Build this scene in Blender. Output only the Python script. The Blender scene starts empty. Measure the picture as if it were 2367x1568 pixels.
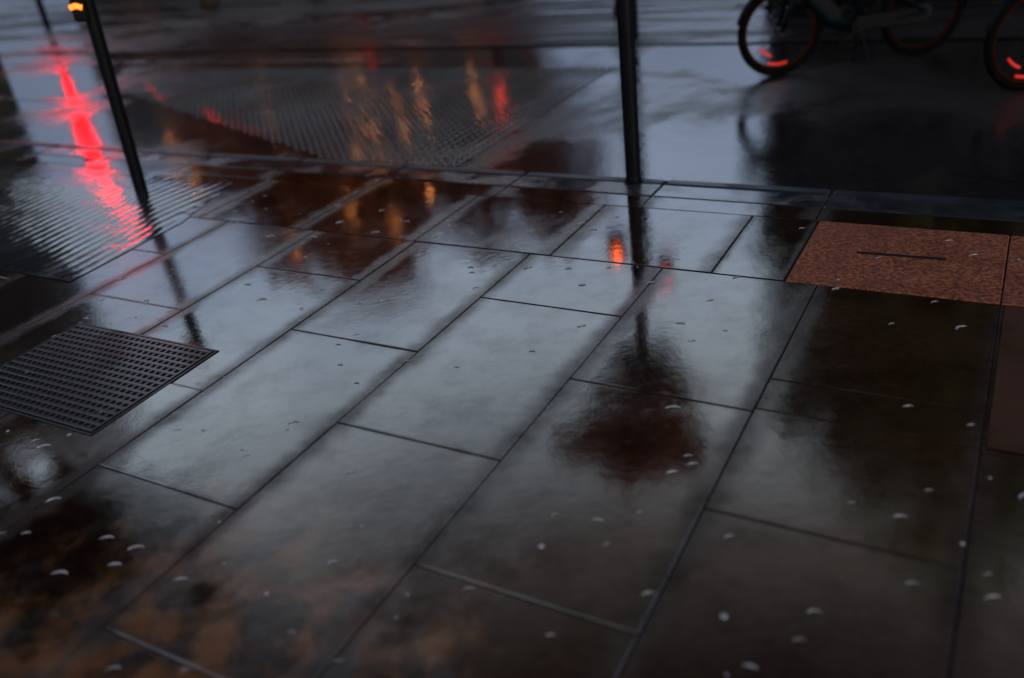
import bpy, math, random
from mathutils import Vector, Matrix
random.seed(7)
C=bpy.context.scene.collection
scn=bpy.context.scene
scn.view_settings.view_transform='Standard'
scn.view_settings.look='None'
scn.view_settings.exposure=0
rad=math.radians
E1=(math.cos(rad(58)),math.sin(rad(58)))
E2=(math.sin(rad(58)),-math.cos(rad(58)))
KROT=rad(-32)
def ST(s,t): return (E2[0]*s+E1[0]*t, E2[1]*s+E1[1]*t)
def PL(az,d): return (d*math.sin(rad(az)), d*math.cos(rad(az)))
ROADZ=-0.10; FARZ=-0.088

# ------------------------------------------------------------ mesh builder
class MB:
    def __init__(s): s.v=[];s.f=[];s.m=[];s.uv=None
    def add(s,vs,fs,mi=0):
        b=len(s.v); s.v+= [tuple(p) for p in vs]; s.f+=[tuple(b+i for i in f) for f in fs]; s.m+=[mi]*len(fs)
    def box(s,c,d,mi=0,ch=0.0,M=None):
        x,y,z=d[0]/2,d[1]/2,d[2]/2
        if ch<=0:
            vs=[(i*x,j*y,k*z) for k in(-1,1) for j in(-1,1) for i in(-1,1)]
            fs=[(0,2,3,1),(4,5,7,6),(0,1,5,4),(2,6,7,3),(0,4,6,2),(1,3,7,5)]
        else:
            vs=[];
            for (zz,o) in((-z,ch),(-z+ch,0),(z-ch,0),(z,ch)):
                xx,yy=x-o,y-o
                c2=ch*0.6
                vs+=[(xx-c2,-yy,zz),(xx,-yy+c2,zz),(xx,yy-c2,zz),(xx-c2,yy,zz),(-xx+c2,yy,zz),(-xx,yy-c2,zz),(-xx,-yy+c2,zz),(-xx+c2,-yy,zz)]
            fs=[tuple(reversed(range(8))),tuple(range(24,32))]
            for r in range(3):
                for i in range(8):
                    j=(i+1)%8; fs.append((r*8+i,r*8+j,r*8+8+j,r*8+8+i))
        vs=[Vector(v) for v in vs]
        if M: vs=[M@v for v in vs]
        vs=[v+Vector(c) for v in vs]
        s.add(vs,fs,mi)
    def tube(s,pts,rs,n=10,mi=0,cap=True):
        pts=[Vector(p) for p in pts]
        if not isinstance(rs,(list,tuple)): rs=[rs]*len(pts)
        rings=[];up=None
        for i,p in enumerate(pts):
            a=pts[max(i-1,0)];b=pts[min(i+1,len(pts)-1)]
            t=(b-a).normalized()
            if up is None:
                up=Vector((0,0,1)) if abs(t.z)<.9 else Vector((1,0,0))
            u=(up-t*up.dot(t)).normalized(); w=t.cross(u); up=u
            rings.append([p+(u*math.cos(2*math.pi*k/n)+w*math.sin(2*math.pi*k/n))*rs[i] for k in range(n)])
        vs=[q for r in rings for q in r];fs=[]
        for i in range(len(pts)-1):
            for k in range(n):
                l=(k+1)%n; fs.append((i*n+k,i*n+l,(i+1)*n+l,(i+1)*n+k))
        if cap: fs.append(tuple(reversed(range(n)))); fs.append(tuple(range((len(pts)-1)*n,len(pts)*n)))
        s.add(vs,fs,mi)
    def torus(s,c,R,r,n=40,k=8,mi=0,a0=0,a1=2*math.pi):
        full=abs(a1-a0-2*math.pi)<1e-6
        cnt=n if full else n+1
        vs=[];fs=[]
        for i in range(cnt):
            a=a0+(a1-a0)*i/n
            for j in range(k):
                b=2*math.pi*j/k
                q=R+r*math.cos(b)
                vs.append((c[0]+q*math.cos(a),c[1]+r*math.sin(b),c[2]+q*math.sin(a)))
        for i in range(n):
            i2=(i+1)%cnt
            for j in range(k):
                j2=(j+1)%k; fs.append((i*k+j,i*k+j2,i2*k+j2,i2*k+j))
        s.add(vs,fs,mi)
    def ball(s,c,r,n=12,m=8,mi=0,sc=(1,1,1)):
        vs=[];fs=[]
        for i in range(m+1):
            th=math.pi*i/m
            for j in range(n):
                ph=2*math.pi*j/n
                vs.append((c[0]+r*sc[0]*math.sin(th)*math.cos(ph),c[1]+r*sc[1]*math.sin(th)*math.sin(ph),c[2]+r*sc[2]*math.cos(th)))
        for i in range(m):
            for j in range(n):
                j2=(j+1)%n; fs.append((i*n+j,(i+1)*n+j,(i+1)*n+j2,i*n+j2))
        s.add(vs,fs,mi)
    def obj(s,name,mats,loc=(0,0,0),rotz=0,parent=None,smooth=False,**kw):
        me=bpy.data.meshes.new(name); me.from_pydata(s.v,[],s.f)
        for m in (mats if isinstance(mats,(list,tuple)) else [mats]): me.materials.append(m)
        me.polygons.foreach_set('material_index',s.m)
        if smooth: me.polygons.foreach_set('use_smooth',[True]*len(s.f))
        me.update()
        o=bpy.data.objects.new(name,me); C.objects.link(o)
        o.location=loc; o.rotation_euler=(0,0,rotz)
        if parent: o.parent=parent
        for k,v in kw.items(): o[k]=v
        return o
def empty(name,loc,rotz=0,**kw):
    o=bpy.data.objects.new(name,None); C.objects.link(o); o.location=loc; o.rotation_euler=(0,0,rotz)
    o.empty_display_size=.2
    for k,v in kw.items(): o[k]=v
    return o

# ------------------------------------------------------------ materials
def mat(name):
    m=bpy.data.materials.new(name); m.use_nodes=True
    nt=m.node_tree; return m,nt,nt.nodes['Principled BSDF']
def N(nt,t,**kw):
    n=nt.nodes.new(t)
    for k,v in kw.items(): setattr(n,k,v)
    return n
def L(nt,a,b): nt.links.new(a,b)
def simple(name,c1,c2=None,rough=.5,metal=0,scale=8,bump=.1,ior=1.5,emit=None,es=0,spec=.5):
    m,nt,b=mat(name)
    tc=N(nt,'ShaderNodeTexCoord'); no=N(nt,'ShaderNodeTexNoise'); no.inputs['Scale'].default_value=scale; no.inputs['Detail'].default_value=5
    L(nt,tc.outputs['Object'],no.inputs['Vector'])
    r=N(nt,'ShaderNodeValToRGB'); r.color_ramp.elements[0].position=.35; r.color_ramp.elements[1].position=.65
    c2=c2 or tuple(x*.7 for x in c1)
    r.color_ramp.elements[0].color=(*c2,1); r.color_ramp.elements[1].color=(*c1,1)
    L(nt,no.outputs['Fac'],r.inputs['Fac']); L(nt,r.outputs['Color'],b.inputs['Base Color'])
    b.inputs['Roughness'].default_value=rough; b.inputs['Metallic'].default_value=metal; b.inputs['IOR'].default_value=ior
    b.inputs['Specular IOR Level'].default_value=spec
    if bump:
        bp=N(nt,'ShaderNodeBump'); bp.inputs['Strength'].default_value=bump; bp.inputs['Distance'].default_value=.01
        L(nt,no.outputs['Fac'],bp.inputs['Height']); L(nt,bp.outputs['Normal'],b.inputs['Normal'])
    if emit:
        b.inputs['Emission Color'].default_value=(*emit,1); b.inputs['Emission Strength'].default_value=es
    return m
def ramp(nt,src,p0,v0,p1,v1):
    r=N(nt,'ShaderNodeMapRange'); r.interpolation_type='SMOOTHSTEP'
    r.inputs['From Min'].default_value=p0; r.inputs['From Max'].default_value=p1
    r.inputs['To Min'].default_value=v0; r.inputs['To Max'].default_value=v1
    L(nt,src,r.inputs['Value']); return r.outputs['Result']
def mth(nt,op,a,b=None,clamp=False):
    n=N(nt,'ShaderNodeMath'); n.operation=op; n.use_clamp=clamp
    for i,x in enumerate((a,b)):
        if x is None: continue
        if isinstance(x,(int,float)): n.inputs[i].default_value=x
        else: L(nt,x,n.inputs[i])
    return n.outputs[0]
def noise(nt,vec,sc,det=4,rough=.55,dist=0):
    n=N(nt,'ShaderNodeTexNoise'); n.inputs['Scale'].default_value=sc; n.inputs['Detail'].default_value=det
    n.inputs['Roughness'].default_value=rough; n.inputs['Distortion'].default_value=dist
    L(nt,vec,n.inputs['Vector']); return n.outputs['Fac']
def wet(name,ca,cb,r_lo,r_hi,patch=0.9,thr=(.42,.62),ior=1.9,b1=(3.5,.004),b2=(60,.0012),slab=False,tone=False,offset=(0,0,0),grit=None,dryblob=None,wave=None,speck=None,stretch=None,dryspec=None,spec=None):
    m,nt,b=mat(name)
    g=N(nt,'ShaderNodeNewGeometry')
    mp=N(nt,'ShaderNodeMapping'); mp.inputs['Location'].default_value=offset
    L(nt,g.outputs['Position'],mp.inputs['Vector']); P=mp.outputs['Vector']
    PP=P
    if spec is not None: b.inputs['Specular IOR Level'].default_value=spec
    if stretch:
        ra=N(nt,'ShaderNodeMapping'); ra.inputs['Rotation'].default_value=(0,0,rad(32)); L(nt,P,ra.inputs['Vector'])
        rb=N(nt,'ShaderNodeMapping'); rb.inputs['Scale'].default_value=(stretch,1.3,1); L(nt,ra.outputs['Vector'],rb.inputs['Vector']); PP=rb.outputs['Vector']
    pn=noise(nt,PP,patch,5,.6,.4)
    dry=ramp(nt,pn,thr[0],0,thr[1],1)
    col=N(nt,'ShaderNodeMixRGB'); col.inputs[1].default_value=(*ca,1); col.inputs[2].default_value=(*cb,1)
    fine=noise(nt,P,25,6,.7)
    L(nt,mth(nt,'ADD',mth(nt,'MULTIPLY',dry,.6),mth(nt,'MULTIPLY',ramp(nt,fine,.35,0,.65,1),.4)),col.inputs[0])
    c=col.outputs[0]
    rough=mth(nt,'ADD',r_lo,mth(nt,'MULTIPLY',dry,r_hi-r_lo))
    fr=mth(nt,'MULTIPLY',ramp(nt,fine,.4,0,.7,1),.05)
    rough=mth(nt,'ADD',rough,fr)
    if dryspec: L(nt,mth(nt,'SUBTRACT',.5,mth(nt,'MULTIPLY',dry,dryspec)),b.inputs['Specular IOR Level'])
    if speck:
        sp=ramp(nt,noise(nt,P,speck,3,.7),.38,.4,.62,1.45)
        mx=N(nt,'ShaderNodeMixRGB'); mx.blend_type='MULTIPLY'; mx.inputs[0].default_value=1
        L(nt,c,mx.inputs[1]); L(nt,sp,mx.inputs[2]); c=mx.outputs[0]
    if tone:
        at=N(nt,'ShaderNodeAttribute'); at.attribute_name='tone'
        mx=N(nt,'ShaderNodeMixRGB'); mx.blend_type='MULTIPLY'; mx.inputs[0].default_value=1
        L(nt,c,mx.inputs[1]); L(nt,at.outputs['Color'],mx.inputs[2]); c=mx.outputs[0]
        rough=mth(nt,'ADD',rough,at.outputs['Alpha'])
    if dryblob:
        cx,cy,rr=dryblob
        vm=N(nt,'ShaderNodeVectorMath'); vm.operation='DISTANCE'; L(nt,g.outputs['Position'],vm.inputs[0]); vm.inputs[1].default_value=(cx,cy,0)
        dd=mth(nt,'ADD',mth(nt,'DIVIDE',vm.outputs['Value'],rr),mth(nt,'MULTIPLY',mth(nt,'SUBTRACT',noise(nt,P,4.5,5,.65),.5),1.6))
        k=ramp(nt,dd,.45,1,1.1,0)
        k2=mth(nt,'MULTIPLY',k,ramp(nt,noise(nt,P,6,4,.6),.40,.0,.64,1))
        mx=N(nt,'ShaderNodeMixRGB'); L(nt,k2,mx.inputs[0]); L(nt,c,mx.inputs[1]); mx.inputs[2].default_value=(.125,.048,.014,1); c=mx.outputs[0]
        rough=mth(nt,'ADD',rough,mth(nt,'MULTIPLY',k,.2))
    if slab:
        uv=N(nt,'ShaderNodeUVMap'); sx=N(nt,'ShaderNodeSeparateXYZ'); L(nt,uv.outputs['UV'],sx.inputs[0])
        e=mth(nt,'MINIMUM',sx.outputs['X'],mth(nt,'SUBTRACT',1,sx.outputs['X']))
        wob=mth(nt,'MULTIPLY',mth(nt,'SUBTRACT',noise(nt,P,6,3),.5),.14)
        k=ramp(nt,mth(nt,'ADD',e,wob),0.0,1,.14,0)
        ev=mth(nt,'MINIMUM',sx.outputs['Y'],mth(nt,'SUBTRACT',1,sx.outputs['Y']))
        k3=mth(nt,'MULTIPLY',ramp(nt,ev,0.0,.7,.018,0),ramp(nt,noise(nt,P,3,3),.4,.15,.6,1))
        k=mth(nt,'MAXIMUM',mth(nt,'MULTIPLY',k,.95),k3)
        mx=N(nt,'ShaderNodeMixRGB'); L(nt,mth(nt,'MULTIPLY',k,.5),mx.inputs[0]); L(nt,c,mx.inputs[1]); mx.inputs[2].default_value=(.016,.009,.0065,1); c=mx.outputs[0]
        rough=mth(nt,'ADD',rough,mth(nt,'MULTIPLY',k,.22))
        L(nt,mth(nt,'SUBTRACT',mth(nt,'SUBTRACT',.5,mth(nt,'MULTIPLY',k,.26)),mth(nt,'MULTIPLY',ramp(nt,noise(nt,P,5,6,.7),.4,0,.7,1),.17)),b.inputs['Specular IOR Level'])
    L(nt,c,b.inputs['Base Color']); L(nt,rough,b.inputs['Roughness']); b.inputs['IOR'].default_value=ior
    h1=noise(nt,P,b1[0],3,.5); h2=noise(nt,P,b2[0],4,.6)
    h=mth(nt,'ADD',mth(nt,'MULTIPLY',h1,b1[1]),mth(nt,'MULTIPLY',mth(nt,'MULTIPLY',h2,b2[1]),mth(nt,'ADD',.35,dry)))
    if wave: h=mth(nt,'ADD',h,mth(nt,'MULTIPLY',noise(nt,P,wave[0],1,.5),wave[1]))
    if grit: h=mth(nt,'ADD',h,mth(nt,'MULTIPLY',mth(nt,'MULTIPLY',noise(nt,P,grit[0],2,.5),grit[1]),mth(nt,'ADD',.3,dry)))
    bp=N(nt,'ShaderNodeBump'); bp.inputs['Strength'].default_value=1; bp.inputs['Distance'].default_value=1
    L(nt,h,bp.inputs['Height']); L(nt,bp.outputs['Normal'],b.inputs['Normal'])
    return m
M_slab=wet('wet_paving_stone',(.0100,.0048,.0033),(.024,.0108,.0068),.045,.125,patch=1.1,thr=(.47,.72),slab=True,tone=True,dryblob=(-1.05,1.36,1.0),b1=(4,.0008),b2=(80,.00026),wave=(28,.00018),ior=2.1,grit=(170,.00022))
M_mortar=wet('wet_mortar',(.007,.004,.003),(.012,.007,.005),.6,.8,ior=1.3,spec=.12)
M_kerb=wet('wet_granite_kerb',(.010,.013,.02),(.022,.025,.031),.08,.25,patch=3,tone=False,b1=(5,.001),b2=(90,.0003))
M_kshade=wet('shaded_kerb_edge',(.006,.009,.016),(.012,.016,.026),.35,.5,patch=3,ior=1.38)
M_road=wet('wet_asphalt',(.008,.008,.010),(.024,.022,.023),.06,.38,patch=.55,thr=(.46,.62),b1=(3,.0025),b2=(45,.0007),grit=(160,.0008),offset=(3.1,1.7,0),wave=(20,.0006),dryspec=.34)
M_far=wet('wet_far_paving',(.010,.009,.011),(.024,.022,.024),.14,.5,patch=.9,thr=(.40,.56),ior=1.5,b1=(2.5,.003),b2=(40,.0008),wave=(14,.0014),stretch=.35,dryspec=.34)
M_terra=wet('wet_terracotta_tactile',(.15,.040,.018),(.24,.070,.032),.5,.65,patch=6,ior=1.35,b2=(120,.003),grit=(150,.005),speck=52)
M_brown=wet('wet_brown_slab',(.030,.011,.005),(.05,.02,.010),.4,.6,patch=2,ior=1.35,spec=.3)
M_tact=wet('wet_grey_tactile',(.009,.007,.006),(.020,.014,.012),.04,.12,patch=.9,b1=(4,.001),b2=(90,.0004),ior=1.7,dryspec=.25)
M_tact2=wet('wet_ribbed_tactile',(.012,.013,.016),(.026,.026,.03),.07,.2,patch=.9,b1=(4,.004),b2=(60,.0004),ior=1.9,wave=(7,.0035))
M_iron=wet('wet_cast_iron',(.003,.003,.005),(.008,.007,.011),.28,.45,patch=3,ior=1.5,b1=(8,.0006),b2=(120,.0003))
M_pit=simple('dark_gap',(.003,.003,.003),rough=.8,spec=.2)
M_line=wet('worn_road_paint',(.03,.03,.035),(.12,.12,.13),.12,.4,patch=2.5,ior=1.6)
M_black=simple('black_painted_steel',(.002,.002,.0025),rough=.5,bump=.05,ior=1.3,spec=.3)
M_bodyblk=simple('black_signal_plastic',(.006,.005,.004),rough=.5,bump=.03,ior=1.3,spec=.3)
M_lensoff=simple('unlit_lens',(.03,.05,.03),rough=.2)
M_red=simple('lit_red_lens',(.5,.02,.02),emit=(1,.002,.004),es=135,bump=0)
M_red2=simple('lit_small_red_lens',(.5,.02,.02),emit=(1,.05,.008),es=38,bump=0)
M_red3=simple('lit_faint_red_lens',(.5,.02,.02),emit=(1,.03,.03),es=9,bump=0)
M_orange=simple('lit_amber_lens',(.6,.2,.02),emit=(1,.11,.01),es=40,bump=0)
M_wait=simple('lit_wait_panel',(.6,.2,.02),emit=(1,.20,.02),es=2.5,bump=0)
M_bulb=simple('lit_warm_bulb',(.8,.5,.2),emit=(1,.33,.09),es=75,bump=0)
M_windk=simple('dark_window_glass',(.02,.025,.03),rough=.08,bump=0)
M_brick=simple('damp_brown_brick',(.12,.05,.03),(.07,.032,.02),rough=.7,scale=12)
M_trim=simple('grey_stone_trim',(.10,.095,.085),rough=.7)
M_conc=simple('dark_render_wall',(.04,.04,.022),(.02,.021,.015),rough=.7,scale=2)
M_bark=simple('wet_bark',(.06,.035,.02),(.02,.013,.008),rough=.7,scale=14,bump=.5)
def leafmat(name,a,bc):
    m,nt,b=mat(name)
    g=N(nt,'ShaderNodeNewGeometry'); n=noise(nt,g.outputs['Position'],2.2,4)
    mx=N(nt,'ShaderNodeMixRGB'); mx.inputs[1].default_value=(*a,1); mx.inputs[2].default_value=(*bc,1)
    L(nt,ramp(nt,n,.38,0,.62,1),mx.inputs[0]); L(nt,mx.outputs[0],b.inputs['Base Color']); b.inputs['Roughness'].default_value=.6
    b.inputs['Specular IOR Level'].default_value=.2
    return m
M_leafbrown=leafmat('autumn_leaves',(.19,.052,.022),(.42,.12,.05))
M_leafshade=leafmat('dark_brown_leaves',(.02,.010,.006),(.045,.022,.010))
M_leafgreen=leafmat('olive_leaves',(.13,.155,.045),(.28,.29,.09))
M_leafdark=leafmat('dark_hedge_leaves',(.0025,.003,.0025),(.006,.0065,.004))
M_teal=simple('dark_teal_bike_paint',(.001,.005,.006),rough=.5,bump=0,ior=1.3,spec=.2)
M_tyre=simple('black_rubber',(.002,.002,.002),rough=.7,ior=1.3,spec=.1,bump=0)
M_rim=simple('orange_red_rim',(.030,.005,.002),rough=.6,bump=0,ior=1.3,spec=.1)
M_steel=simple('dull_steel',(.012,.012,.012),rough=.5,bump=0,spec=.2)
M_redglow=simple('painted_red_glow',(.5,.02,.01),emit=(1,.03,.010),es=.45,bump=0)
M_glint,nt,b=mat('splash_glint_water'); b.inputs['Base Color'].default_value=(.20,.20,.21,1); b.inputs['IOR'].default_value=2.0
g=N(nt,'ShaderNodeNewGeometry'); L(nt,ramp(nt,noise(nt,g.outputs['Position'],30,2),.3,.1,.7,.3),b.inputs['Roughness'])

# ------------------------------------------------------------ setting
def sheet(name,poly,z,m,label=None,kind='structure',**kw):
    mb=MB(); mb.add([(x,y,z) for x,y in poly],[tuple(range(len(poly)))]); return mb.obj(name,m,kind=kind,**kw)
def strect(s0,s1,t0,t1): return [ST(s0,t0),ST(s1,t0),ST(s1,t1),ST(s0,t1)]
sheet('ground',[(-400,-400),(400,-400),(400,400),(-400,400)],-.16,M_far)
sheet('road',strect(-60,60,4.61,8.62),ROADZ,M_road)
sheet('far_pavement',strect(-60,60,8.60,60),FARZ,M_far)

mb=MB(); uvs=[]; tones=[]
def slab(mb,s0,s1,t0,t1,gap=.005,tilt=.0017,dz=.0008,h=.04,tone=None):
    cs,ct=(s0+s1)/2,(t0+t1)/2; hx,hy=(s1-s0)/2-gap/2,(t1-t0)/2-gap/2
    z0=random.uniform(-dz,dz); tx=random.gauss(0,tilt); ty=random.gauss(0,tilt)
    c=.003
    vs=[];u=[]
    for (o,zz) in ((0,-h),(0,-c),(c,0)):
        for (i,j) in((-1,-1),(1,-1),(1,1),(-1,1)):
            ls,lt=i*(hx-o),j*(hy-o); x,y=ST(cs+ls,ct+lt)
            vs.append((x,y,z0+zz+ls*tx+lt*ty)); u.append(((ls/hx+1)/2,(lt/hy+1)/2))
    fs=[(8,9,10,11)]
    for r in (0,4):
        for i in range(4):
            j=(i+1)%4; fs.append((r+i,r+j,r+4+j,r+4+i))
    mb.add(vs,fs)
    tn=tone or (lambda v,w:(v,v*(1-w*.10),v*(1-w*.16)))(random.uniform(.6,1.35),random.uniform(-.3,1.5))
    al=.07 if (-4.9<cs<-3.5 and 1.9<ct<3.6) else (.02 if random.random()<.2 else 0)
    uvs.extend(u); tones.extend([(*tn,al)]*len(vs))
for k in range(-24,14):
    s0=.035+.68*k; s1=s0+.68
    off=1.44 if k%2==0 else 1.95
    if k==-1:
        ed=[-4.29,-3.25,-2.21,-1.17,-.13,.91,1.95,2.50,2.70,3.48]
        for a,b2 in zip(ed[:-1],ed[1:]): slab(mb,s0,s1,a,b2)
        continue
    t=off-1.04*7
    while t<3.48:
        a=t;b2=min(t+1.04,3.48)
        if b2-a>.12: slab(mb,s0,s1,a,b2)
        t+=1.04
    last=off+1.04*math.floor((3.48-off)/1.04)
    if 3.48-last<=.12: slab(mb,s0,s1,last,3.48)
s=-17.1
while s<9:
    w=.8
    if s+w<=-1.09: slab(mb,s,s+w,3.48,4.17)
    s+=w
slab(mb,-1.1,-.785,3.48,4.17)
s=-17
while s<9:
    slab(mb,s,s+.9,4.17,4.335); s+=.9
q=strect(-17,10,-7,4.6); mb.add([(x,y,-.004) for x,y in q],[(0,1,2,3)],1); uvs.extend([(.5,.5)]*4); tones.extend([(1,1,1,0)]*4)
pav=mb.obj('pavement',[M_slab,M_mortar],kind='structure')
me=pav.data
ul=me.uv_layers.new(name='UVMap'); ca=me.color_attributes.new('tone','FLOAT_COLOR','POINT')
for lp in me.loops: ul.data[lp.index].uv=uvs[lp.vertex_index]
for i,tn in enumerate(tones): ca.data[i].color=tn
def kerbs(t0,t1,z,drop,sa,sb,ch=.012):
    mb=MB(); s=sa
    while s<sb:
        ln=.9
        cx,cy=ST(s+ln/2,(t0+t1)/2)
        mb.box((cx,cy,z-drop/2+random.uniform(-.0015,.0015)),(ln-.006,t1-t0-.004,drop),ch=ch,M=Matrix.Rotation(KROT+random.gauss(0,.002),3,'Z'))
        s+=ln
    return mb
kerbs(4.34,4.52,.002,.16,-17,10,.006).obj('kerb',M_kerb,kind='structure')
kerbs(4.52,4.61,.004,.16,-17,10,.014).obj('kerb_edge',M_kshade,kind='structure')  # outer kerb strip coloured dark to paint in the gutter shadow
for (a,b2,t0,t1,z) in((-30,-8.9,6.2,6.32,ROADZ+.004),(-30,-6,7.95,8.1,ROADZ+.004),(-30,-3,10.4,10.55,FARZ+.004),(-30,-3,13,13.2,FARZ+.004)):
    sheet('road_marking',strect(a,b2,t0,t1),z,M_line)
def blister(name,poly_st,z,mats,pitch=.0667,hh=.006,ribs=False):
    mb=MB()
    def inside(s,t):
        c=False;n=len(poly_st);j=n-1
        for i in range(n):
            xi,yi=poly_st[i];xj,yj=poly_st[j]
            if (yi>t)!=(yj>t) and s<(xj-xi)*(t-yi)/(yj-yi)+xi: c=not c
            j=i
        return c
    mb.add([(*ST(s,t),z) for s,t in poly_st],[tuple(range(len(poly_st)))],0)
    s0=min(p[0] for p in poly_st);s1=max(p[0] for p in poly_st);t0=min(p[1] for p in poly_st);t1=max(p[1] for p in poly_st)
    ns=int((s1-s0)/pitch);ntt=int((t1-t0)/pitch)
    if ribs:
        for i in range(ns):
            s=s0+(i+.5)*pitch
            tt=[t0+j*.02 for j in range(int((t1-t0)/.02)+1) if inside(s,t0+j*.02)]
            if not tt: continue
            a,b2=min(tt)+.03,max(tt)-.03; vs=[];fs=[]
            prof=[(-.45,0),(-.3,.5),(-.12,.9),(.12,.9),(.3,.5),(.45,0)]
            segs=int((b2-a)/.1)+2
            for q in range(segs+1):
                t=a+(b2-a)*q/segs; fade=min(1,min(q,segs-q)/4)
                for (u,v) in prof: vs.append((*ST(s+u*pitch+.018*math.sin(t*4.2+s*.7),t),z+v*hh*fade))
            for q in range(segs):
                for u in range(5): fs.append((q*6+u,q*6+u+1,q*6+7+u,q*6+6+u))
            mb.add(vs,fs,len(mats)-1)
    else:
      for i in range(ns):
        for j in range(ntt):
            s=s0+(i+.5)*pitch;t=t0+(j+.5)*pitch
            if not inside(s,t): continue
            x,y=ST(s,t); vs=[]
            for (r,zz) in((.0225,0),(.020,hh*.6),(.012,hh)):
                vs+=[(x+r*math.cos(q*math.pi/4),y+r*math.sin(q*math.pi/4),z+zz) for q in range(8)]
            fs=[tuple(range(16,24))]
            for rr in(0,8):
                for q in range(8): fs.append((rr+q,rr+(q+1)%8,rr+8+(q+1)%8,rr+8+q))
            mb.add(vs,fs,len(mats)-1)
    return mb.obj(name,mats,kind='structure',smooth=ribs)
blister('tactile_paving',[(-9.0,6.7),(-8.6,7.7),(-3.3,7.7),(-3.3,4.66),(-3.9,4.66)],ROADZ+.003,[M_road,M_tact],pitch=.075,hh=.010)
blister('tactile_paving',[(-7.3,2.55),(-7.3,4.1),(-4.6,4.1),(-4.35,3.4),(-4.3,2.55)],.0035,[M_tact2],pitch=.085,hh=.0045,ribs=True)
def terr(s0,s1):
    mb=MB(); cx,cy=ST((s0+s1)/2,3.825)
    mb.box((cx,cy,-.018),(s1-s0-.006,.684,.04),ch=.004,M=Matrix.Rotation(KROT,3,'Z'))
    o=mb.obj('tactile_paving',M_terra,kind='structure')
terr(-.78,.035); terr(.035,.85); terr(.85,1.67)
mb=MB(); cx,cy=ST(-.37,3.84); mb.box((cx,cy,.0035),(.36,.018,.003),M=Matrix.Rotation(KROT+.03,3,'Z'))
mb.obj('slot_cover',M_pit,label='thin dark metal slot strip set in terracotta paving',category='drain slot')
mb=MB(); cx,cy=ST(.39,2.985); mb.box((cx,cy,.0035),(.68,.96,.003),ch=.001,M=Matrix.Rotation(KROT,3,'Z'))
mb.obj('access_cover',M_brown,label='brown rectangular access cover set in the wet paving',category='manhole cover')

gx,gy=ST(-3.33,1.89)
gr=empty('drain_grating',(gx,gy,-.001),KROT,label='black cast-iron grating flush in wet stone paving',category='drain')
mb=MB(); W,D=.93,.67
mb.box((0,0,.002),(W-.005,D-.005,.003)); mb.obj('grating_bed',M_pit,parent=gr)
mb=MB()
for sy in(-1,1): mb.box((0,sy*(D/2-.009),.004),(W-.01,.007,.003),ch=.001)
for sx in(-1,1): mb.box((sx*(W/2-.009),0,.004),(.007,D-.03,.003),ch=.001)
mb.obj('frame',M_iron,parent=gr)
mb=MB(); n=17
for i in range(n):
    y=-D/2+.03+(D-.06)*i/(n-1); mb.box((0,y,.0055),(W-.04,.017,.006),ch=.0025)
n=26
for i in range(n):
    x=-W/2+.03+(W-.06)*i/(n-1); mb.box((x,0,.0045),(.010,D-.04,.005))
mb.obj('bars',M_iron,parent=gr)

mb=MB()
def bead(s,t,z,r,fl):
    x,y=ST(s,t); vs=[];fs=[]
    for i,(q,hh) in enumerate(((1,0),(.93,.35),(.7,.72),(.36,.94))):
        vs+=[(x+r*q*math.cos(k*math.pi/5),y+r*q*math.sin(k*math.pi/5),z+r*fl*hh) for k in range(10)]
    vs.append((x,y,z+r*fl))
    for a in range(3):
        for k in range(10): fs.append((a*10+k,a*10+(k+1)%10,a*10+10+(k+1)%10,a*10+10+k))
    for k in range(10): fs.append((30+k,30+(k+1)%10,40))
    mb.add(vs,fs)
def ring(s,t,z,R,r,a0,a1):
    x,y=ST(s,t); vs=[];fs=[];n=14
    for i in range(n+1):
        a=a0+(a1-a0)*i/n; rr=r*math.sin(math.pi*(i+.3)/(n+.6))
        for j in range(6):
            b2=2*math.pi*j/6; q=R+rr*math.cos(b2)
            vs.append((x+q*math.cos(a)*1.2,y+q*math.sin(a)*.8,z+rr*.9*math.sin(b2)))
    for i in range(n):
        for j in range(6): fs.append((i*6+j,i*6+(j+1)%6,i*6+6+(j+1)%6,i*6+6+j))
    mb.add(vs,fs)
for i in range(270):
    s=random.uniform(-4.2,1.6);t=random.uniform(.5,4.1)
    k=random.random()**2
    if random.random()<.25: bead(s,t,.0005,.004+.006*k,random.uniform(.35,.7))
    else:
        a=random.uniform(.0,.9); ring(s,t,.001,.012+.016*k,.0019+.0034*k,a,a+random.uniform(1.4,2.9))
mb.obj('splash_glints',M_glint,smooth=True,kind='stuff',label='added water beads and splash arcs standing in for glints on wet paving',category='splash glints')  # pale beads and crescents added to imitate hooked light glints

# ------------------------------------------------------------ posts
x,y=ST(-1.93,4.49)
p=empty('steel_post',(x+.065,y+.01,0),0,label='plain black round steel post at the kerb edge',category='post')
mb=MB(); mb.tube([(0,0,0),(0,0,.03),(0,0,.035),(0,0,1.50)],[.045,.045,.043,.043],20); mb.obj('shaft',M_black,parent=p,smooth=False)
mb=MB(); mb.tube([(0,0,1.50),(0,0,1.53),(0,0,1.56),(0,0,1.58)],[.045,.045,.036,.012],20); mb.obj('cap',M_black,parent=p)
mb=MB(); mb.tube([(0,0,.0),(0,0,.010),(0,0,.014)],[.055,.055,.05],20); mb.obj('base_plate',M_black,parent=p)

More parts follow.
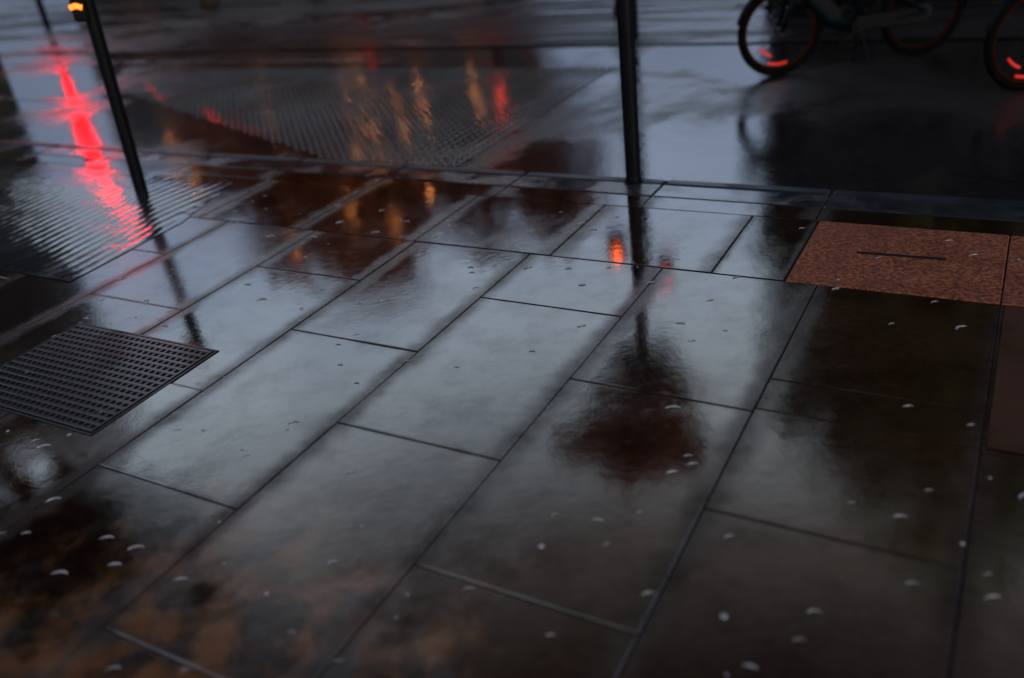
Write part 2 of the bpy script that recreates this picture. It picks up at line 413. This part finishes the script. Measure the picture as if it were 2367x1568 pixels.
x,y=ST(-5.0,3.86)
p=empty('crossing_button_post',(x-.18,y+.03,0),0,label='slim black post with glowing amber push button unit',category='crossing post')
p.rotation_euler=(0,rad(2.4),0)
mb=MB(); mb.tube([(0,0,-.02),(0,0,1.25)],.042,20); mb.obj('shaft',M_black,parent=p)
mb=MB(); mb.tube([(0,0,1.25),(0,0,1.27),(0,0,1.28)],[.045,.044,.02],20); mb.obj('cap',M_black,parent=p)
hd=MB(); hd.box((-.035,-.07,1.19),(.08,.05,.14),ch=.012); hd=hd.obj('button_unit',M_bodyblk,parent=p)
mb=MB(); mb.tube([(-.075,-.098,1.207),(-.04,-.1,1.217),(-.005,-.098,1.203)],.016,12); mb.obj('lit_panel',M_wait,parent=hd,smooth=True)
mb=MB(); mb.tube([(-.03,-.093,1.15),(-.03,-.102,1.15)],.016,16); mb.obj('button',M_bodyblk,parent=hd)

def lens(parent,c,r,m,dirx,diry,name='lens'):
    mb=MB(); d=Vector((dirx,diry,0)); mb.tube([Vector(c),Vector(c)+d*.012,Vector(c)+d*.028],[r,r,r*.55],18); return mb.obj(name,m,parent=parent,smooth=False)
def signal(az,D,heads,label,poleh,zb=FARZ):
    x,y=PL(az,D)
    rz=rad(-az)
    p=empty('traffic_signal',(x,y,zb),rz,label=label,category='traffic light',group='traffic lights around the crossing')
    mb=MB(); mb.tube([(0,0,0),(0,0,poleh)],.057,18); mb.obj('pole',M_black,parent=p)
    mb=MB(); mb.tube([(0,0,poleh),(0,0,poleh+.03),(0,0,poleh+.05)],[.062,.055,.02],18); mb.obj('cap',M_black,parent=p)
    for (hx,z,kind,m) in heads:
        n=3 if kind=='full' else 2
        sz=.30 if kind=='full' else (.14 if kind=='low' else .16)
        H=n*sz+.06
        mb=MB(); mb.box((hx,-.12,z),(sz+.04,.16,H),ch=.02)
        mb.box((hx*.5,-.03,z+H*.3),(abs(hx)+.04,.03,.03)); mb.box((hx*.5,-.03,z-H*.3),(abs(hx)+.04,.03,.03))
        for i in range(n):
            zz=z+H/2-.03-sz/2-i*sz; r=sz*.40
            vs=[];fs=[];k=12
            for j in range(k+1):
                a=rad(-20)+rad(220)*j/k
                for (yy,rr) in((-.20,r),(-.20-sz*.6,r*1.02)):
                    vs.append((hx+rr*math.cos(a),yy,zz+rr*math.sin(a)))
            for j in range(k): fs.append((2*j,2*j+1,2*j+3,2*j+2))
            mb.add(vs,fs)
        h=mb.obj('signal_head',M_bodyblk,parent=p)
        for i in range(n):
            zz=z+H/2-.03-sz/2-i*sz
            lens(h,(hx,-.20,zz),sz*(.36 if m is not M_orange else .20),m if i==0 else M_lensoff,0,-1)
    return p
signal(9.9,9.6,[(-.32,2.42,'mid',M_orange),(.24,2.75,'low',M_red3)],'slim black signal pole with lit amber and red lamps',3.15)
signal(-23.7,19.5,[(0,2.85,'full',M_red),(0,1.15,'low',M_red),(0,1.95,'full',M_red)],'signal pole with several bright red lamps showing',3.7)
signal(1.3,15.2,[(0,1.75,'low',M_red2)],'black signal pole showing a red lamp',2.3)
signal(-6.4,22.5,[(0,1.9,'low',M_red3)],'black signal pole showing a red lamp',2.6)

# ------------------------------------------------------------ bicycles
def bicycle(x,y,ang,z):
    p=empty('parked_bicycle',(x,y,z),ang,label='dark teal hire bicycle with orange-red rims on its stand',category='bicycle',group='hire bicycles parked by the kerb')
    R=.325;Lw=1.18
    for wx in(0,Lw):
        w=empty('wheel',(wx,0,R+.018),0); w.parent=p
        mb=MB(); mb.torus((0,0,0),R-.004,.027,48,10); mb.obj('tyre',M_tyre,parent=w,smooth=True)
        mb=MB(); mb.torus((0,0,0),R-.040,.012,48,8); mb.obj('rim',M_rim,parent=w,smooth=True)
        mb=MB()
        for i in range(20):
            a=2*math.pi*i/20; sgn=(1 if i%2 else -1)
            mb.tube([(.02*math.cos(a+.8*sgn),.025*sgn,.02*math.sin(a+.8*sgn)),((R-.045)*math.cos(a),0,(R-.045)*math.sin(a))],.0016,5)
        mb.tube([(0,-.045,0),(0,.045,0)],.032 if wx==0 else .055,16)
        mb.obj('spokes',M_steel,parent=w)
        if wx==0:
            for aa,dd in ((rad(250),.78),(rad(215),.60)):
                mb=MB(); mb.torus((0,0,0),R*dd,.010,8,6,a0=aa,a1=aa+.6); mb.obj('red_glow_arc',M_redglow,parent=w)  # glowing arcs paint in the red lamp light reflected behind the wheel
    mb=MB()
    mb.tube([(.16,0,.86),(.12,0,.70)],.034,14)
    mb.tube([(.14,0,.72),(.24,0,.55),(.40,0,.38),(.62,0,.30)],[.040,.055,.060,.052],14)
    mb.tube([(.62,0,.30),(.70,0,.58),(.76,0,.80)],[.036,.028,.024],12)
    for s_ in(-1,1):
        mb.tube([(.62,s_*.03,.30),(Lw,s_*.07,R+.018)],.015,8)
        mb.tube([(.72,s_*.02,.64),(Lw,s_*.07,R+.018)],.013,8)
    mb.obj('frame',M_teal,parent=p,smooth=True)
    mb=MB(); 
    for s_ in(-1,1): mb.tube([(.12,s_*.01,.70),(.10,s_*.055,.66),(0,s_*.055,R+.018)],.017,10)
    mb.tube([(.16,0,.86),(.20,0,1.04)],.016,10)
    mb.obj('fork',M_teal,parent=p,smooth=True)
    mb=MB(); mb.tube([(.32,-.30,1.06),(.24,-.22,1.07),(.20,-.08,1.05),(.20,.08,1.05),(.24,.22,1.07),(.32,.30,1.06)],.013,10); mb.obj('handlebar',M_black,parent=p,smooth=True)
    mb=MB(); mb.tube([(.75,0,.80),(.79,0,.94)],.014,10)
    mb.ball((.80,0,.96),.13,14,8,sc=(1.05,.55,.28)); mb.obj('saddle',M_black,parent=p,smooth=True)
    def guard(cx,a0,a1):
        mb=MB(); vs=[];fs=[];n=22
        for i in range(n+1):
            a=a0+(a1-a0)*i/n
            for yy,rr in((-.034,R+.030),(0,R+.046),(.034,R+.030)): vs.append((cx+rr*math.cos(a),yy,R+.018+rr*math.sin(a)))
        for i in range(n):
            for j in range(2): fs.append((i*3+j,i*3+j+1,i*3+4+j,i*3+3+j))
        mb.add(vs,fs); mb.obj('mudguard',M_teal,parent=p,smooth=True)
    guard(0,rad(20),rad(165)); guard(Lw,rad(-5),rad(160))
    mb=MB()
    for z_ in(.72,.80,.88,.95):
        mb.tube([(-.26,-.18,z_),(-.26,.18,z_),(.06,.18,z_),(.06,-.18,z_),(-.26,-.18,z_)],.005,6)
    for i in range(8):
        yy=-.18+.36*i/7
        for xx in(-.26,.06): mb.tube([(xx,yy,.72),(xx,yy,.95)],.004,5)
    mb.box((-.10,0,.715),(.33,.36,.012)); mb.obj('basket',M_black,parent=p)
    mb=MB(); mb.tube([(.62,-.06,.30),(.62,.06,.30)],.05,16)
    mb.tube([(.62,-.075,.30),(.50,-.075,.20)],.011,8); mb.tube([(.62,.075,.30),(.74,.075,.40)],.011,8)
    mb.box((.50,-.125,.20),(.09,.09,.022),ch=.004); mb.box((.74,.125,.40),(.09,.09,.022),ch=.004); mb.obj('crank',M_black,parent=p)
    mb=MB(); mb.box((.90,-.055,.325),(.60,.018,.12),ch=.006); mb.obj('chain_guard',M_bodyblk,parent=p)
    mb=MB(); mb.tube([(.66,-.03,.27),(.70,-.14,.0)],.010,8); mb.tube([(.66,.03,.27),(.70,.14,.0)],.010,8); mb.obj('kickstand',M_black,parent=p)
    mb=MB(); mb.box((.36,0,.49),(.30,.09,.11),ch=.015,M=Matrix.Rotation(rad(42),3,'Y')); mb.obj('battery',M_bodyblk,parent=p)
    mb=MB(); mb.box((Lw+.33,0,.62),(.03,.07,.045),ch=.006); mb.obj('rear_lamp',M_rim,parent=p)
    return p
bicycle(2.43,7.22,rad(4),ROADZ)
bicycle(3.72,5.95,rad(6),ROADZ)

# ------------------------------------------------------------ trees
def tree(az,D,h_top,h_bot,rx,n_leaf,leafm,label,trunk_r=.13,clumps=26,leaf=.12,shape=1.0,zb=FARZ,cr=.40,cat='tree',limb=.5):
    x,y=PL(az,D); p=empty('tree',(x,y,zb),0,label=label,category=cat)
    cz=(h_top+h_bot)/2; rz=(h_top-h_bot)/2
    mb=MB(); fork=h_bot+rz*.25
    pts=[(0,0,0),(.02,0,.25),(.03,.02,fork*.5),(0,0,fork)]
    mb.tube(pts,[trunk_r*1.35,trunk_r,trunk_r*.85,trunk_r*.7],12)
    cl=[]
    for i in range(clumps):
        while True:
            v=Vector((random.uniform(-1,1),random.uniform(-1,1),random.uniform(-1,1)))
            if .15<v.length<1: break
        v=v.normalized()*(.25+.6*random.random())
        wz=1-.35*shape*max(0,-v.z)
        cl.append(Vector((v.x*rx*wz,v.y*rx*wz,cz+v.z*rz)))
    for c in cl[:14]:
        mid=Vector((c.x*.35,c.y*.35,fork+(c.z-fork)*.45))
        mb.tube([(0,0,fork*.92),mid,c],[trunk_r*limb,trunk_r*limb*.6,trunk_r*.08],7)
    mb.obj('trunk',M_bark,parent=p,smooth=True)
    mb=MB(); vs=[];fs=[]
    for i in range(n_leaf):
        c=random.choice(cl); r=rx*cr*random.random()**.5
        d=Vector((random.gauss(0,1),random.gauss(0,1),random.gauss(0,.8))).normalized()*r*random.uniform(.4,1.2)
        q=c+d; a=Vector((random.gauss(0,1),random.gauss(0,1),random.gauss(0,1))).normalized(); b2=a.orthogonal().normalized()
        s=leaf*random.uniform(.6,1.3)
        bb=len(vs); vs+=[q-a*s,q-b2*s*.6,q+a*s,q+b2*s*.6]; fs.append((bb,bb+1,bb+2,bb+3))
    mb.add(vs,fs); mb.obj('crown',leafm,parent=p)
tree(9.4,11.2,7.3,4.75,1.5,5200,M_leafbrown,'slim street tree with small brown crown',trunk_r=.10,clumps=34,leaf=.10,shape=.3,limb=.3,cr=.34)
tree(-8.9,17,6.0,1.5,2.5,7500,M_leafbrown,'broad brown autumn tree beyond the crossing',leaf=.17,clumps=44)
tree(1.7,17.3,5.8,1.6,2.0,6000,M_leafbrown,'brown autumn tree beyond the crossing',leaf=.16,clumps=40)
tree(-15.0,18,4.3,1.4,1.4,3000,M_leafbrown,'small brown tree beside the far pavement',leaf=.16,clumps=26)
tree(25.0,12.6,8.0,1.4,2.0,8500,M_leafgreen,'olive green tree behind the parked bicycles',leaf=.15,clumps=52)
tree(33.5,11.6,8.7,1.2,2.9,12000,M_leafgreen,'large olive green tree behind a dark hedge',leaf=.16,clumps=66)
tree(-38,6.8,8.8,1.9,3.1,24000,M_leafshade,'large brown tree overhanging the wet pavement',trunk_r=.2,leaf=.17,clumps=110,zb=0,cr=.27,shape=0)
hx0,hy0=PL(18.2,9.9)
p=empty('hedge',(hx0,hy0,FARZ),rad(-14),label='dense dark clipped hedge behind the bicycles',category='hedge')
core=MB(); core.box((4.6,.5,1.4),(9.0,.7,2.75),ch=.1); core.obj('hedge_core',M_leafdark,parent=p)
vs=[];fs=[];mb=MB()
for i in range(11000):
    fx=random.choice((0,0,1)); X=random.uniform(0,9.2); 
    if fx==0: q=Vector((X,.1+random.gauss(0,.05),random.uniform(.03,2.9)))
    else: q=Vector((X,random.uniform(.05,.95),2.78+random.gauss(0,.08)))
    if random.random()<.06: q=Vector((random.gauss(.05,.05),random.uniform(0,1),random.uniform(0,2.9)))
    a=Vector((random.gauss(0,1),random.gauss(0,1),random.gauss(0,1))).normalized(); b2=a.orthogonal().normalized(); s=.06
    bb=len(vs); vs+=[q-a*s,q-b2*s*.5,q+a*s,q+b2*s*.5]; fs.append((bb,bb+1,bb+2,bb+3))
mb.add(vs,fs); mb.obj('hedge_leaves',M_leafdark,parent=p)

def festoon(pts,label):
    P=[]
    for az,el,D in sorted(pts):
        X,Y=PL(az,D); P.append(Vector((X,Y,D*math.tan(rad(el))-1.72)))
    o=P[0]; p=empty('festoon_lights',o,0,label=label,category='string lights',group='strings of warm bulbs hung in the trees')
    mb=MB(); c=[]
    for a,b2 in zip(P[:-1],P[1:]):
        c+=[a-o+Vector((0,0,.05)),(a+b2)/2-o+Vector((0,0,-.06))]
    c.append(P[-1]-o+Vector((0,0,.05))); mb.tube(c,.006,6); mb.obj('cable',M_black,parent=p)
    for q in P:
        mb=MB(); mb.ball(tuple(q-o),.016,10,7,sc=(1,1,1.25)); mb.obj('bulb',M_bulb,parent=p,smooth=True)
festoon([(-8.3,11.2,14.4),(-7.2,10.8,14.4),(-5.4,11.8,14.3),(-3.8,11.4,14.3),(-.4,11.6,14.6),(-13.2,11,14.8)],'low string of warm bulbs hung between brown trees')
festoon([(-7.6,12.4,14.3),(-7.0,13.3,14.3),(-5.1,13.8,14.2),(-3.6,12.7,14.2),(-.1,13,14.4),(-8.3,14.7,14.2),(-6.8,15.6,14.2)],'looping string of warm bulbs hung in a brown tree')
festoon([(-13.7,20.2,14.4),(-9.6,18.6,14.2),(-6.8,20.3,14.1),(-4.2,18.6,14.2)],'high string of warm bulbs hung in a brown tree')
festoon([(-19.7,15.0,16),(-19.2,12.6,16),(-18.5,15.2,16)],'short string of warm bulbs beside a small tree')

# ------------------------------------------------------------ buildings
def building(name,x,y,rot,w,d,h,bays,storeys,wallm,label,winw=1.0,winh=1.5):
    p=empty(name,(x,y,FARZ),rot,label=label,category='building')
    mb=MB(); bw=w/bays; sh=(h-.6)/storeys
    for r in range(storeys):
        z0=r*sh; zb_=z0+sh*.28; zt=zb_+winh
        mb.box((w/2,0.15,(z0+zb_)/2),(w,.3,zb_-z0)); mb.box((w/2,0.15,(zt+z0+sh)/2),(w,.3,z0+sh-zt))
        for b_ in range(bays+1):
            xa=max(0,b_*bw-(bw-winw)/2); xb=min(w,b_*bw+(bw-winw)/2)
            mb.box(((xa+xb)/2,.15,(zb_+zt)/2),(xb-xa,.3,winh))
    mb.box((w/2,.3+(d-.3)/2,(h-.6)/2),(w,d-.3,h-.6-.01))
    mb.obj('wall',wallm,parent=p)
    mb=MB(); mb.box((w/2,d/2,h-.45),(w+.3,d+.3,.28),ch=.03); mb.box((w/2,d/2,h-.15),(w,d,.3)); mb.obj('roof',M_trim,parent=p)
    for r in range(storeys):
        for b_ in range(bays):
            cx=(b_+.5)*bw; z=r*sh+sh*.28+winh/2
            wn=empty('window',(cx,0,z)); wn.parent=p
            f=MB(); 
            for sx in(-1,1): f.box((sx*(winw/2-.03),.08,0),(.06,.06,winh))
            for sz in(-1,0,1): f.box((0,.08,sz*(winh/2-.03)),(winw-.12,.055,.06))
            f.obj('frame',M_trim,parent=wn)
            g_=MB(); g_.box((0,.12,0),(winw-.02,.012,winh-.02)); g_.obj('pane',M_windk,parent=wn)
            s_=MB(); s_.box((0,-.04,-winh/2-.05),(winw+.2,.16,.08),ch=.01); s_.obj('sill',M_trim,parent=wn)
    return p
building('brick_building',-11.0,27,0,13.0,8,5.6,7,2,M_brick,'brown brick building with dark sash windows')
building('corner_building',-14.1,9.05,rad(30.2),8.6,7,6.2,4,2,M_conc,'dark rendered corner building with small windows')

# ------------------------------------------------------------ world and light
w=bpy.data.worlds.new('World'); scn.world=w; w.use_nodes=True; nt=w.node_tree
bg=nt.nodes['Background']
sky=N(nt,'ShaderNodeTexSky'); sky.sky_type='NISHITA'; sky.sun_disc=False; sky.sun_elevation=rad(3); sky.sun_rotation=rad(200); sky.air_density=1.6; sky.dust_density=2
tc=N(nt,'ShaderNodeTexCoord'); D_=tc.outputs['Generated']
mp=N(nt,'ShaderNodeMapping'); mp.inputs['Scale'].default_value=(1,1,2.2); L(nt,D_,mp.inputs['Vector'])
cn=noise(nt,mp.outputs['Vector'],2.6,6,.55,.3)
cr=N(nt,'ShaderNodeValToRGB'); cr.color_ramp.elements[0].position=.36; cr.color_ramp.elements[1].position=.66
cr.color_ramp.elements[0].color=(3.4,3.85,4.6,1); cr.color_ramp.elements[1].color=(5.5,5.95,6.4,1)
L(nt,cn,cr.inputs['Fac'])
mx=N(nt,'ShaderNodeMixRGB'); mx.inputs[0].default_value=.9; L(nt,sky.outputs[0],mx.inputs[1]); L(nt,cr.outputs[0],mx.inputs[2])
sx=N(nt,'ShaderNodeSeparateXYZ'); L(nt,D_,sx.inputs[0])
gr_=N(nt,'ShaderNodeValToRGB'); e=gr_.color_ramp.elements
e[0].position=.08; e[0].color=(.13,.15,.21,1)
e[1].position=1.0; e[1].color=(.01,.008,.008,1)
for pos,c in((.22,(.36,.41,.54)),(.34,(.70,.80,1.0)),(.48,(1.0,1.07,1.12)),(.57,(.74,.75,.73)),(.66,(.20,.165,.145)),(.76,(.04,.028,.024))):
    q=e.new(pos); q.color=(*c,1)
L(nt,sx.outputs['Z'],gr_.inputs['Fac'])
m2=N(nt,'ShaderNodeMixRGB'); m2.blend_type='MULTIPLY'; m2.inputs[0].default_value=1; L(nt,mx.outputs[0],m2.inputs[1]); L(nt,gr_.outputs[0],m2.inputs[2])
L(nt,m2.outputs[0],bg.inputs['Color']); bg.inputs['Strength'].default_value=.28
sun=bpy.data.lights.new('sun','SUN'); sun.energy=1.0; sun.angle=rad(25); sun.color=(1,.86,.72)
so=bpy.data.objects.new('sun',sun); C.objects.link(so); so.rotation_euler=(rad(74),0,rad(20))

# ------------------------------------------------------------ camera
cam=bpy.data.cameras.new('camera'); co=bpy.data.objects.new('camera',cam); C.objects.link(co)
cam.sensor_width=36; cam.lens=31.18; cam.clip_end=1500; cam.clip_start=.05
pp=rad(28.5); rl=rad(7.5)
F=Vector((0,math.cos(pp),-math.sin(pp))); R_=Vector((1,0,0)); U=Vector((0,math.sin(pp),math.cos(pp)))
Cx=R_*math.cos(rl)-U*math.sin(rl); Cy=R_*math.sin(rl)+U*math.cos(rl); Cz=-F
Mx=Matrix(((Cx.x,Cy.x,Cz.x,0),(Cx.y,Cy.y,Cz.y,0),(Cx.z,Cy.z,Cz.z,1.72),(0,0,0,1)))
co.matrix_world=Mx
cam.dof.use_dof=True; cam.dof.focus_distance=3.8; cam.dof.aperture_fstop=.8
scn.camera=co
